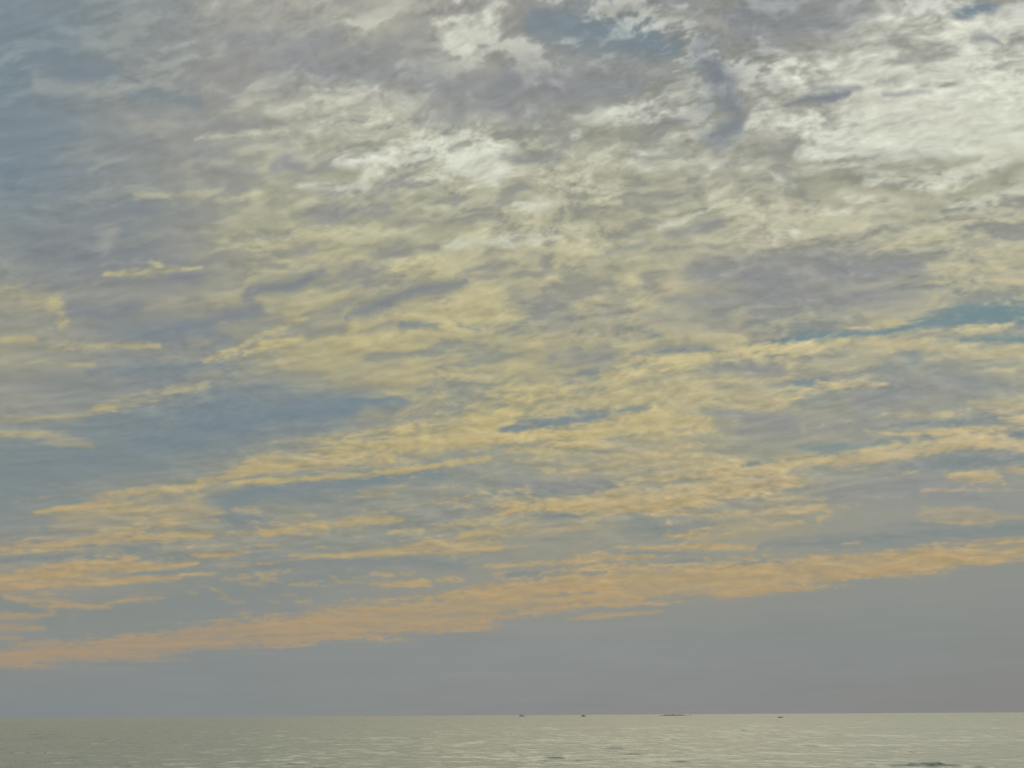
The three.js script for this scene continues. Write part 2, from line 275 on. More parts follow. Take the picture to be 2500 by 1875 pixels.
  ['L',.6,0.161,0.226, -30.92,4.29,0.151, -30.21,4.22,0.152],
  ['L',.6,0.129,0.161, -29.69,3.93,0.152, -27.81,4.09,0.155],
  ['L',.95,0.194,0.290, -39.00,1.64,0.265, -31.55,2.92,0.418, -30.68,3.09,0.423, -26.74,3.60,0.572, -23.51,3.95,0.696, -19.57,4.53,0.720, -16.53,4.93,0.849, -12.51,5.52,0.870, -8.02,6.05,0.946, -3.40,6.55,1.078, -0.08,7.38,1.028, 6.03,8.09,1.149, 12.21,8.22,1.042, 18.15,8.31,0.811, 23.79,8.71,0.643, 28.99,8.76,0.562, 32.60,8.76,0.516, 42.02,8.88,0.365],
  ['L',.8,0.129,0.194, -1.54,9.46,0.123, 2.93,9.64,0.185, 6.12,9.89,0.245, 9.26,9.80,0.243],
  ['L',.85,0.097,0.129, 3.46,5.91,0.060, 6.56,6.11,0.148, 9.94,6.33,0.059],
  ['B',.85,0.161,0.161, -0.07,8.87,0.153, 2.91,8.94,0.214, 6.39,8.91,0.091],
  ['B',.6,0.161,0.161, 0.99,7.41,0.060, 5.39,7.59,0.121],
  ['B',.6,0.161,0.161, 11.10,9.49,0.091, 13.54,9.48,0.120],
  ['B',.7,0.161,0.161, 15.62,9.21,0.148, 17.68,9.19,0.088],
  ['L',.9,0.161,0.226, -0.56,18.03,0.257, 1.47,18.33,0.417, 4.84,18.03,0.447, 6.53,18.45,0.574, 9.91,19.08,0.696, 14.14,18.63,0.405],
  ['B',.85,0.161,0.226, -0.39,18.76,0.225, 2.50,19.09,0.257, 5.23,19.33,0.160, 6.94,19.68,0.096],
  ['L',.9,0.161,0.161, 19.35,19.73,0.121, 21.89,20.24,0.388, 24.24,19.93,0.205, 25.79,19.63,0.116],
  ['T',.9,0.161,0.161, 20.22,20.42,0.151, 21.15,20.43,0.120],
  ['T',.6,0.194,0.226, 19.81,16.43,0.150, 22.14,16.05,0.325, 24.98,15.83,0.231, 27.79,16.03,0.113],
  ['B',.7,0.258,0.258, 26.03,17.01,0.115, 30.54,16.52,0.193, 33.85,16.60,0.160],
  ['B',.8,0.129,0.194, 16.34,15.65,0.092, 19.09,15.59,0.211, 20.89,15.59,0.119],
  ['B',.7,0.161,0.194, 31.66,15.71,0.190, 33.53,15.17,0.133],
  ['L',.9,0.161,0.226, 14.73,15.15,0.246, 18.43,15.16,0.392, 19.70,15.62,0.210, 22.57,15.11,0.411, 24.88,15.25,0.462, 27.65,15.33,0.507, 30.31,15.36,0.385, 31.85,15.42,0.217],
  ['L',.9,0.129,0.161, 24.03,16.96,0.088, 26.45,16.25,0.114, 28.89,16.15,0.196, 31.69,15.84,0.136],
  ['L',.85,0.161,0.194, 32.21,16.49,0.108, 33.73,16.07,0.319],
  ['L',.8,0.161,0.194, 30.28,15.25,0.165, 33.42,14.69,0.239],
  ['L',.8,0.161,0.226, -0.25,13.25,0.221, 8.53,13.13,0.280, 14.25,13.55,0.245, 19.49,14.06,0.149],
  ['B',.6,0.161,0.161, 16.42,13.68,0.121, 18.24,13.69,0.180, 20.05,13.83,0.089],
  ['B',.8,0.097,0.097, 0.24,12.84,0.094, 3.99,12.79,0.094],
  ['L',.6,0.290,0.290, -0.06,11.93,0.313, 2.99,11.90,0.312, 5.92,12.46,0.250],
  ['L',.7,0.161,0.194, 8.50,12.75,0.093, 14.14,12.42,0.122, 17.18,12.44,0.210, 20.44,12.45,0.382, 21.08,12.87,0.205],
  ['L',.85,0.097,0.097, 17.68,11.59,0.059, 19.45,11.58,0.118],
  ['L',.7,0.161,0.161, 20.58,11.44,0.117, 21.24,11.97,0.204],
  ['L',.7,0.097,0.129, 11.23,11.19,0.092, 13.09,11.17,0.121],
  ['L',.85,0.129,0.161, 28.52,13.60,0.194, 29.65,13.37,0.411, 30.88,13.20,0.352, 31.40,12.68,0.081],
  ['L',.8,0.161,0.161, 31.93,13.44,0.188, 33.10,13.21,0.264],
  ['L',.5,0.129,0.129, 27.20,12.88,0.056, 32.87,12.18,0.105],
  ['L',.5,0.323,0.258, 27.23,11.63,0.250, 29.46,11.16,0.380, 30.91,10.93,0.213, 32.54,10.63,0.131],
  ['L',.7,0.129,0.129, 26.98,10.98,0.083, 30.58,10.53,0.107],
  ['L',.8,0.129,0.194, 6.79,10.58,0.092, 9.31,10.50,0.153, 12.41,10.44,0.151, 16.31,10.06,0.148],
  ['B',.7,0.097,0.097, 7.08,10.23,0.092, 11.76,10.04,0.091],
  ['L',.7,0.097,0.097, 21.81,10.08,0.057, 22.63,9.99,0.085],
  ['L',.9,0.129,0.161, 27.13,9.64,0.082, 29.63,9.46,0.134, 32.70,9.23,0.181],
  ['L',.6,0.194,0.226, 6.75,22.67,0.160, 11.91,23.01,0.283, 15.63,23.36,0.279, 20.14,23.11,0.242, 24.13,22.78,0.235],
  ['L',.6,0.161,0.194, -0.22,18.35,0.193, 1.47,18.65,0.321, 4.85,18.32,0.256, 6.55,18.77,0.383, 9.94,19.46,0.443],
  ['L',.6,0.161,0.194, 19.06,15.32,0.180, 22.62,15.40,0.294, 24.93,15.57,0.346, 27.71,15.64,0.338, 30.36,15.64,0.248],
  ['L',.45,0.097,0.097, -20.69,7.82,0.057, -19.97,7.73,0.057],
  ['L',.45,0.097,0.097, -17.97,7.64,0.058, -17.24,7.55,0.058],
  ['L',.45,0.097,0.097, -15.70,8.19,0.059, -15.11,8.12,0.059],
  ['L',.45,0.097,0.097, -12.70,7.92,0.059, -11.95,8.00,0.059],
  ['L',.45,0.097,0.097, -10.61,8.51,0.060, -9.69,8.62,0.060],
  ['L',.45,0.097,0.097, -18.30,6.77,0.057, -17.60,6.85,0.057],
  ['L',.45,0.097,0.097, -15.33,7.35,0.058, -14.44,7.29,0.059],
  ['L',.45,0.097,0.097, -19.33,7.07,0.057, -18.46,6.93,0.057],
  ['L',.45,0.097,0.097, -7.53,8.87,0.061, -6.59,8.79,0.061],
  ['L',.45,0.097,0.097, -16.16,6.89,0.058, -15.57,6.85,0.058],
  ['L',.45,0.097,0.097, -21.33,7.42,0.056, -20.90,7.32,0.056],
  ['L',.45,0.097,0.097, -16.89,8.32,0.058, -16.29,8.17,0.058],
  ['B',.7,0.290,0.258, 26.09,14.23,0.199, 29.55,14.17,0.331, 33.29,14.08,0.318],
  ['B',.6,0.258,0.258, 4.23,19.88,0.128, 9.98,19.94,0.158],
  ['B',.7,0.194,0.226, -1.56,14.27,0.127, 3.05,14.42,0.222, 7.32,14.61,0.126],
  ['L',.7,0.194,0.226, 7.24,13.17,0.156, 12.67,13.33,0.215, 17.04,13.75,0.181],
  ['L',.7,0.161,0.194, -0.03,17.22,0.160, 4.81,17.46,0.255, 10.49,18.00,0.221, 13.77,18.25,0.125],
  ['L',.7,0.194,0.258, 10.63,19.74,0.190, 14.91,19.82,0.280, 18.96,19.16,0.213],
  ['W',.6,0.258,0.290, -16.57,34.26,0.236, -13.69,34.46,0.298, -11.53,35.04,0.239],
  ['W',.5,0.226,0.258, -8.55,35.36,0.211, -5.52,35.80,0.241],
  ['W',.5,0.258,0.258, -5.36,31.37,0.249, -0.16,31.62,0.250],
  ['L',.5,0.290,0.290, -2.78,32.69,0.310, -0.34,33.48,0.309],
  ['O',.55,0.290,0.290, -6.33,32.58,0.371, -3.35,32.83,0.310],
  ['O',.6,0.290,0.290, 7.00,38.54,0.352, 11.06,38.35,0.348],
  ['M',.55,0.290,0.258, 12.79,38.66,0.287, 14.91,38.58,0.228],
  ['O',.65,0.258,0.258, 22.22,32.72,0.287, 25.17,32.47,0.253],
  ['O',.55,0.290,0.290, 30.18,30.34,0.327, 31.82,29.76,0.269],
  ['O',.45,0.290,0.290, 28.29,30.06,0.278, 30.55,29.38,0.273],
  ['O',.55,0.290,0.290, 2.87,33.28,0.309, 9.45,33.17,0.305],
  ['O',.45,0.226,0.226, 0.62,34.71,0.214, 6.70,34.41,0.213],
  ['O',.5,0.355,0.323, 4.94,29.08,0.410, 8.23,29.59,0.344],
  ['W',.45,0.258,0.258, 14.94,35.98,0.234, 18.87,35.54,0.230],
  ['W',.6,0.161,0.194, 25.81,31.62,0.169, 27.51,31.35,0.167],
  ['W',.5,0.161,0.194, 24.60,31.21,0.143, 25.68,30.95,0.141],
  ['L',.5,0.258,0.258, 2.06,30.96,0.251, 6.53,31.57,0.249],
  ['O',.5,0.290,0.290, -9.23,34.25,0.303, -5.48,34.62,0.305],
  ['O',.45,0.290,0.290, -19.75,31.84,0.353, -16.30,32.03,0.360],
  ['L',.5,0.290,0.290, -16.92,31.34,0.240, -12.69,31.66,0.275],
].map(([kind, op, soft, rag, ...p]) => {
  const q = []; for (let i = 0; i < p.length; i += 3) q.push(p.slice(i, i + 3));
  const pad = (s) => s[2] * 2 + soft + rag + 1.8, wide = q.reduce((s, k) => s + k[2], 0) / q.length;
  return { kind, op, soft, rag, q, wide, x0: Math.min(...q.map((s) => s[0] - pad(s))), x1: Math.max(...q.map((s) => s[0] + pad(s))), y0: Math.min(...q.map((s) => s[1] - pad(s))), y1: Math.max(...q.map((s) => s[1] + pad(s))) };
});

function deckSky(az, el, out) {                                  // the sky all round: the same deck, thinning towards the sun
  const e = Math.max(0.3, el), er = e * Math.PI / 180, ar = az * Math.PI / 180, r = 1 / (Math.tan(er) + 0.09), x = Math.sin(ar) * r, z = Math.cos(ar) * r;
  const d = Math.acos(Math.min(1, Math.max(-1, heading(az, e).dot(sunDir)))) * 180 / Math.PI;
  const gap = ramp(GAP, e, [0, 0, 0]), lit = ramp(LIT, e, [0, 0, 0]);
  const n = fbm(x * 1.1 + 40, z * 1.6 + 7, 6, 0.55), m = fbm(x * 3.1 + 4, z * 4.5, 5, 0.6);
  const cover = smooth(-0.45, 0.5, n + 0.35 * m + 0.12) * smooth(2.5, 9, e + 2 * n) * 0.75, near = Math.exp(-((d / 27) ** 2));
  for (let k = 0; k < 3; k++) { const c = lerp(gap[k], lit[k], cover) * (1 + 0.05 * m); out[k] = toLin(Math.min(235, c)) * (1 + [1.7, 1.62, 1.5][k] * near); }
  return out;
}
const sunDir = heading(SUN_AZ, SUN_EL);

const gapC = [0, 0, 0], litC = [0, 0, 0];
function frameSky(az, el, active, out) {                         // the part of the sky described bank by bank
  const e = Math.max(0, el);
  const ed = Math.atan(Math.tan(e * Math.PI / 180) / Math.cos(az * Math.PI / 180)) * 180 / Math.PI;   // rows of the deck square to the view from the shore
  const vs = 1.4 * ed + 45 * Math.log((ed + 6) / 6), tilt = az * (0.2 + 0.12 * smooth(14, 24, ed));
  const wx = fbm(az * 0.09, vs * 0.05, 3), wy = fbm(az * 0.09 + 50, vs * 0.05 + 9, 3), w2x = fbm(az * 0.32 + 7, vs * 0.2, 3), w2y = fbm(az * 0.32 + 31, vs * 0.2 + 4, 3);
  const u = az + 1.3 * wx + 0.4 * w2x, v = vs - tilt + 1.3 * wy + lerp(0.2, 0.5, smooth(14, 32, e)) * w2y;
  const mass = fbm(u * 0.13, v * 0.15 + 3, 4, 0.5), puff = fbm(u * 0.30, v * 0.30, 6, 0.5), str = streak(u * 0.14, v * 0.55 + 0.4 * puff, 6, 0.52), fine = fbm(u * 1.0, v * 0.9, 4, 0.5), hair = fbm(u * 2.1 + 0.5 * fine, v * 2.3, 3, 0.6);
  const rough = smooth(-0.35, 0.45, fbm(az * 0.11 + 70, vs * 0.06 + 20, 2) + 0.25 * smooth(-10, 30, az));   // some parts of the deck are combed, some smooth
  const low = smooth(7, 15, e), heads = billow(u * 0.75, v * 0.55, 4) - 0.62, heads2 = billow(u * 1.7 + 5, v * 0.95 + 2, 3) - 0.62;
  const rag = lerp(0.35, 0.8, low) * puff + 0.95 * str + (0.2 + 0.45 * rough) * fine + 0.26 * hair + 0.4 * heads * low * (1 - 0.5 * smooth(28, 38, e));
  // air
  const gx = Math.min(15.999, Math.max(0, (az + 48 + 0.8 * w2x) / 6)), gy = Math.min(AIR.length - 1.001, Math.max(0, (e + 0.4 * w2y) / 4));
  const i = Math.floor(gx), j = Math.floor(gy);
  let fx = gx - i, fy = gy - j; fx = fx * fx * (3 - 2 * fx) * 0.5 + fx * 0.5; fy = fy * fy * (3 - 2 * fy) * 0.5 + fy * 0.5;
  let c0, c1, c2;
  { const a = AIR[j][i], b = AIR[j][i + 1], c = AIR[j + 1][i], d = AIR[j + 1][i + 1];
    const f = (k) => lerp(lerp(a[k], b[k], fx), lerp(c[k], d[k], fx), fy); c0 = f(0); c1 = f(1); c2 = f(2); }
  ramp(GAP, e, gapC); ramp(LIT, e, litC);
  { const pale = smooth(-8, 34, az) * smooth(6, 18, e); litC[0] += 4 * pale; litC[1] += 6 * pale; litC[2] += 16 * pale; }   // whiter cloud towards the sun
  // broken cloud everywhere above the clear band
  const edge = 4.2 + (az + 32) * 0.105;                          // the deck's far edge climbs to the right
  const deck = smooth(edge + 0.5, edge + 5, e);
  const clump = 1.4 * mass + 1.25 * puff + 0.75 * str + 0.3 * heads + (0.1 + 0.5 * rough) * fine + 0.25 * rough * hair, mott = clump > 0 ? smooth(0, 0.85, clump) : -smooth(0, 0.85, -clump);
  { const vary = deck * (0.2 + 0.8 * smooth(-34, -6, az)) * lerp(0.32, 1, smooth(17, 29, e)), up = vary * Math.max(0, mott) * 0.58, dn = vary * Math.max(0, -mott) * 0.72, dk = smooth(20, 30, e);
    c0 += (litC[0] + 6 * dk - c0) * up; c1 += (litC[1] + 6 * dk - c1) * up; c2 += (litC[2] + 6 * dk - c2) * up;
    c0 += (lerp(gapC[0], 143, dk) - c0) * dn; c1 += (lerp(gapC[1], 144, dk) - c1) * dn; c2 += (lerp(gapC[2], lerp(144, 137, smooth(-20, 10, az)), dk) - c2) * dn; }
  let thick = deck * 0.7;
  const bx0 = az + 0.35 * wx, by0 = el + 0.12 * wy;
  for (const b of active) {
    if (bx0 < b.x0 || bx0 > b.x1 || by0 < b.y0 || by0 > b.y1) continue;
    const px = bx0 + w2x * Math.min(1.6, 0.35 + b.wide * 0.9) + 0.2 * puff, py = by0 + w2y * lerp(0.5, 1, smooth(14, 32, e)) * Math.min(0.5, 0.06 + b.wide * 0.3) + 0.05 * str;
    let best = -99, width = 1; const q = b.q;
    for (let s = 0; s < q.length - 1; s++) {
      const [ax, ay, aw] = q[s], [bx, by, bw] = q[s + 1], dx = bx - ax, dy = by - ay;
      const t = Math.min(1, Math.max(0, ((px - ax) * dx + (py - ay) * dy) / (dx * dx + dy * dy)));
      const hx = (px - ax - dx * t) * 0.8, hy = py - ay - dy * t, w = Math.max(0.07, aw + (bw - aw) * t), f = 1 - Math.sqrt(hx * hx + hy * hy) / (w * 1.15);
      if (f > best) { best = f; width = w; }
    }
    const hole = b.kind === 'B' || b.kind === 'T', soft = Math.min(1.15, Math.max(0.34, 0.2 + b.soft * (b.kind === 'W' ? 1.7 : 1) / width)), amp = Math.min(0.95, 0.5 + 0.4 * b.rag / width);
    let a = b.op * smooth(-soft * 0.8, soft * 1.1, Math.min(0.95, best) + amp * (rag + (b.soft < 0.3 ? 0.55 * heads2 + 0.3 * hair : 0)) * (hole ? -lerp(0.8, 0.15, smooth(0.5, 1.1, b.wide)) : 1));
    if (a <= 0.002) continue;
    const k = b.kind === 'L' ? litC : b.kind === 'B' ? gapC : FIXED[b.kind], light = b.kind === 'L' || b.kind === 'W';
    if (light) a *= 0.9 + 0.34 * Math.max(-1, Math.min(0.3, 0.7 * fine + 0.8 * str)) + 0.35 * (1 - low) * Math.min(0.2, mass);
    else if (hole) a *= 1 - lerp(0.5, 0.06, smooth(0.3, 0.9, b.wide)) * smooth(0.12, 0.75, 0.9 * str + 0.6 * fine + 0.3 * hair);
    else a *= 1 - 0.35 * smooth(0, 0.8, puff + 0.5 * fine);
    c0 += (k[0] - c0) * a; c1 += (k[1] - c1) * a; c2 += (k[2] - c2) * a;
    thick = lerp(thick, light ? 1 : b.kind === 'M' || b.kind === 'O' ? 0.6 : 0.3, a);
  }
  // scraps of cloud in the gaps of the far deck
  { const far = smooth(edge + 0.8, edge + 2.5, e) * (1 - smooth(19, 26, e)) * smooth(-0.25, 0.3, mass + 0.4 * puff) * (1 - smooth(11, 15, e) * (1 - smooth(-17, -4, az))), a = 0.6 * far * smooth(0.2, 0.62, 0.95 * str + 0.75 * heads2 + 0.45 * fine);
    c0 += (litC[0] - c0) * a; c1 += (litC[1] - c1) * a; c2 += (litC[2] - c2) * a; thick = lerp(thick, 1, a); }
  // thin and thick places of the cloud itself
  const p1 = fbm((u + 0.3) * 0.30, (v + 0.9) * 0.30, 6, 0.5);
  const ripple = smooth(28, 37, e) * smooth(-6, 14, az) * streak(u * 0.75, v * 1.7, 3, 0.6);
  const rel = (puff - p1) * 1.1 + 0.75 * ripple + (0.1 + 0.45 * rough) * fine + (0.05 + 0.4 * rough) * hair + 0.2 * heads * low, z = smooth(2, 12, e), g = 1 + rel * thick * 0.11 * z + 0.012 * (1 - z) * (str + mass);
  out[0] = c0 * g; out[1] = c1 * g; out[2] = c2 * (g * 0.97 + 0.03);
  return out;                                                    // display values; made linear when the map is filled
}

{
  const W = 4096, H = 3072, data = new Float32Array(W * H * 3), cw = 2048, ch = 1024, coarse = new Float32Array(cw * ch * 3), o = [0, 0, 0], p = [0, 0, 0];
  for (let y = 0; y < ch; y++) for (let x = 0; x < cw; x++) {
    let az = (x + 0.5) / cw * 360 - 180 + 90; if (az > 180) az -= 360;
    deckSky(az, (y + 0.5) / ch * 180 - 90, o); coarse.set(o, (y * cw + x) * 3);
  }
  for (let y = 0; y < H; y++) {
    const el = (y + 0.5) / H * 180 - 90, cy = Math.min(ch - 1.001, Math.max(0, (y + 0.5) / H * ch - 0.5)), yi = Math.floor(cy), ty = cy - yi;
    const high = 1 - smooth(49, 60, el), row = BANKS.filter((b) => el > b.y0 - 1 && el < b.y1 + 1);
    for (let x = 0; x < W; x++) {
      let az = (x + 0.5) / W * 360 - 180 + 90; if (az > 180) az -= 360;
      const w = el < -0.5 ? 0 : high * (1 - smooth(42, 56, Math.abs(az))), k = (y * W + x) * 3;
      if (w < 1) {
        const cx = (x + 0.5) / W * cw - 0.5 + cw, xi = Math.floor(cx), tx = cx - xi, xa = (xi % cw) * 3, xb = ((xi + 1) % cw) * 3, ra = yi * cw * 3, rb = ra + cw * 3;
        for (let c = 0; c < 3; c++) p[c] = lerp(lerp(coarse[ra + xa + c], coarse[ra + xb + c], tx), lerp(coarse[rb + xa + c], coarse[rb + xb + c], tx), ty);
      }
      if (w > 0) { frameSky(az, el, row, o); for (let c = 0; c < 3; c++) p[c] = lerp(p[c], toLin(o[c]), w); }
      data[k] = p[0]; data[k + 1] = p[1]; data[k + 2] = p[2];
    }
  }
  const rgba = new Float32Array(W * H * 4);
  for (let i = 0, j = 0; i < data.length; i += 3, j += 4) { rgba[j] = data[i]; rgba[j + 1] = data[i + 1]; rgba[j + 2] = data[i + 2]; rgba[j + 3] = 1; }
  const sky = new THREE.DataTexture(rgba, W, H, THREE.RGBAFormat, THREE.FloatType);
  sky.mapping = THREE.EquirectangularReflectionMapping; sky.magFilter = THREE.LinearFilter; sky.needsUpdate = true;
  scene.background = sky; scene.environment = sky;
}
console.log('sky done');

// ------------------------------------------------------------------ the sea: one sheet of wind waves out to the horizon
const rad = THREE.MathUtils.degToRad;
const TILE = 47;                                                  // metres per repeat of the ripple texture
function rippleNormals() {
  const N = 1024, h = new Float32Array(N * N), comps = [];
  for (let i = 0; i < 90; i++) {
    const lam = 0.35 * Math.pow(14, rnd()), dir = (rnd() + rnd() - 1) * 1.25 + 0.25;
    const kx = Math.round(Math.sin(dir) * TILE / lam), ky = Math.round(Math.cos(dir) * TILE / lam);
    if (!kx && !ky) continue;
    const k = 2 * Math.PI * Math.hypot(kx, ky) / TILE;
    comps.push([kx, ky, 0.014 / k, rnd() * 2 * Math.PI]);
  }
  for (const [kx, ky, a, ph] of comps) for (let y = 0; y < N; y++) for (let x = 0; x < N; x++) {
    const s = Math.sin(2 * Math.PI * (kx * x + ky * y) / N + ph); h[y * N + x] += a * s;
  }
  const d = new Uint8Array(N * N * 4), step = TILE / N;
  for (let y = 0; y < N; y++) for (let x = 0; x < N; x++) {
    const sx = (h[y * N + (x + 1) % N] - h[y * N + (x + N - 1) % N]) / (2 * step), sy = (h[((y + 1) % N) * N + x] - h[((y + N - 1) % N) * N + x]) / (2 * step);
    const l = 1 / Math.hypot(sx, sy, 1), i = (y * N + x) * 4;
    d[i] = Math.round((-sx * l * 0.5 + 0.5) * 255); d[i + 1] = Math.round((-sy * l * 0.5 + 0.5) * 255); d[i + 2] = Math.round((l * 0.5 + 0.5) * 255); d[i + 3] = 255;
  }
  const t = new THREE.DataTexture(d, N, N); t.wrapS = t.wrapT = THREE.RepeatWrapping; t.magFilter = THREE.LinearFilter; t.needsUpdate = true;
  return t;
}
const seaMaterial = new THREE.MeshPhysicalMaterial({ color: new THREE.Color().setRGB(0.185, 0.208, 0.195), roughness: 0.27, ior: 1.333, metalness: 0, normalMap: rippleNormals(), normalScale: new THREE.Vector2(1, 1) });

const TRAIN = [];                                                // wave trains rolling in: length, heading, steepness, phase
for (let i = 0; i < 46; i++) {
  const lam = 1.3 * Math.pow(22, i / 45) * (0.92 + 0.16 * rnd()), dir = (rnd() + rnd() - 1) * 0.85 + 0.12, k = 2 * Math.PI / lam;
  TRAIN.push([k * Math.sin(dir), k * Math.cos(dir), (lam < 9 ? 0.028 : 0.011) / k, rnd() * 6.283, lam]);
}
// single steep wavelets: azimuth, distance, half length, height
const CRESTS = [[-17.7, 148.7, 2.4, 0.24], [-16, 148.4, 2.4, 0.2], [-18.1, 136.4, 1.2, 0.17], [-22.5, 109.8, 4.2, 0.24], [-22.3, 338, 3.4, 0.4], [-28, 152.6, 6, 0.24], [-13.8, 103.6, 2.8, 0.18], [-12, 99.2, 2.2, 0.16], [-3.1, 337, 2.4, 0.34], [-1.6, 140.8, 3, 0.24],
  [2.3, 434, 3, 0.4], [6.5, 140.4, 3.6, 0.32], [2.6, 109.2, 2, 0.28], [10.4, 102, 1.7, 0.26], [10.6, 118.7, 2.2, 0.2], [24.4, 99.5, 4.2, 0.5], [27.1, 98.5, 1.9, 0.28], [7.4, 121, 2.8, 0.2], [4.1, 106, 2.2, 0.18], [1.9, 104, 1.6, 0.17], [21.5, 99.5, 1.2, 0.18], [5.4, 152, 1.8, 0.16], [-7, 190, 2.6, 0.2], [-25, 200, 3.6, 0.24]].map(([az, d, len, ht]) => {
  const a = rad(az); return [Math.sin(a) * d, -Math.cos(a) * d, len, ht, rnd() * 0.3 - 0.15];
});
for (let i = 0; i < 170; i++) {                                  // smaller ones scattered between, none of them alike
  const d = 95 * Math.pow(4.2, rnd()), a = rad((rnd() - 0.5) * 72), size = 0.5 + rnd() * rnd() * 1.6;
  CRESTS.push([Math.sin(a) * d, -Math.cos(a) * d, d * 0.009 * size, (0.07 + 0.0005 * d) * size, rnd() * 0.3 - 0.15]);
}
function waveHeight(x, z, cell) {
  let h = 0;
  const patch = 0.75 + 0.5 * noise(x * 0.011 + 3, z * 0.011), patch2 = 0.8 + 0.5 * noise(x * 0.05, z * 0.03 + 8);
  for (const [kx, kz, a, ph, lam] of TRAIN) {
    const keep = smooth(2.2, 4.5, lam / cell); if (keep === 0) continue;
    const s = Math.sin(kx * x + kz * z + ph);
    h += keep * a * (s + 0.28 * s * s - 0.14) * (lam < 9 ? patch * patch2 : 1);
  }
  for (const [cx, cz, len, ht, skew] of CRESTS) {
    const dx = x - cx, dz = z - cz + dx * skew; if (Math.abs(dx) > len * 1.6 || Math.abs(dz) > 5) continue;
    const along = Math.max(0, 1 - (dx / (len * 1.3)) ** 2), top = ht * along * along * (0.85 + 0.25 * noise(x * 1.3, cz));
    h += top * (dz > 0 ? Math.max(0, 1 - dz / (ht * 0.95)) : Math.exp(-((dz / (ht * 5)) ** 2)));   // sheer front, long back
  }
  return h;
}
{
  const radii = [0.5, 4, 10, 18, 28, 38, 48, 60, 70, 76];
  for (let r = 80; r < 26000;) { radii.push(r); r += r < 125 ? 0.1 : r < 200 ? 0.2 : r < 900 ? 0.2 + (r - 200) * 0.0028 : r * 0.0026 * (1 + Math.max(0, r - 2500) / 900); }
  const angs = [];
  for (let a = -180; a < -44; a += 4) angs.push(a);
  for (let a = -44; a < 44; a += 0.2) angs.push(a);
  for (let a = 44; a <= 180; a += 4) angs.push(a);
  const nr = radii.length, na = angs.length, pos = new Float32Array(nr * na * 3), uv = new Float32Array(nr * na * 2), idx = new Uint32Array((nr - 1) * (na - 1) * 6);
  const jit = angs.map(() => rnd() - 0.5);
  for (let j = 0, k = 0; j < nr; j++) for (let i = 0; i < na; i++, k++) {
    const fineA = Math.abs(angs[i]) < 44, r = radii[j], a = rad(angs[i]), x = Math.sin(a) * r, z = -Math.cos(a) * r;
    const cell = fineA && r >= 80 ? Math.max(0.35, r * 0.0035, (radii[Math.min(nr - 1, j + 1)] - r)) : 40;
    pos[k * 3] = x; pos[k * 3 + 1] = waveHeight(x, z, cell) * (fineA ? 1 : 0); pos[k * 3 + 2] = z;
    uv[k * 2] = x / TILE; uv[k * 2 + 1] = -z / TILE;
  }
  for (let j = 0, k = 0; j < nr - 1; j++) for (let i = 0; i < na - 1; i++) {
    const a = j * na + i, b = a + 1, c = a + na, d = c + 1;
    idx[k++] = a; idx[k++] = b; idx[k++] = c; idx[k++] = b; idx[k++] = d; idx[k++] = c;
  }
  const g = new THREE.BufferGeometry();
  g.setAttribute('position', new THREE.BufferAttribute(pos, 3)); g.setAttribute('uv', new THREE.BufferAttribute(uv, 2)); g.setIndex(new THREE.BufferAttribute(idx, 1));
  g.computeVertexNormals();
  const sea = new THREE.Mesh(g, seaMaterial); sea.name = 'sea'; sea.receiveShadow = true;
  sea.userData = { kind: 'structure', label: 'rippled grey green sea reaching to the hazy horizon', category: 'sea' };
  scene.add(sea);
  console.log('sea', nr, na, idx.length / 3);
}

// ------------------------------------------------------------------ boats and reef near the horizon
const paint = (r, g, b, rough = 0.5) => new THREE.MeshStandardMaterial({ color: new THREE.Color().setRGB(r, g, b), roughness: rough });
const MAT = { dark: paint(0.1, 0.1, 0.09), hullDark: paint(0.13, 0.13, 0.115), deck: paint(0.16, 0.14, 0.11, 0.8), grey: paint(0.14, 0.145, 0.15), pale: paint(0.55, 0.55, 0.53), metal: paint(0.08, 0.08, 0.085, 0.35), rope: paint(0.06, 0.055, 0.05, 0.9),  // pale: distance haze put into the far vessel's colour
  glass: new THREE.MeshPhysicalMaterial({ color: new THREE.Color().setRGB(0.02, 0.025, 0.03), roughness: 0.08 }) };
function thing(name, label, category, az, dist, turn, group) {
  const o = new THREE.Group(), a = rad(az); o.name = name; o.userData = { label, category }; if (group) o.userData.group = group;
  o.position.set(Math.sin(a) * dist, 0, -Math.cos(a) * dist); o.rotation.y = turn - a; scene.add(o); return o;
}
function part(name, geometry, material, parent) {
  const m = new THREE.Mesh(geometry, material); m.name = name; m.castShadow = m.receiveShadow = true; parent.add(m); return m;
}
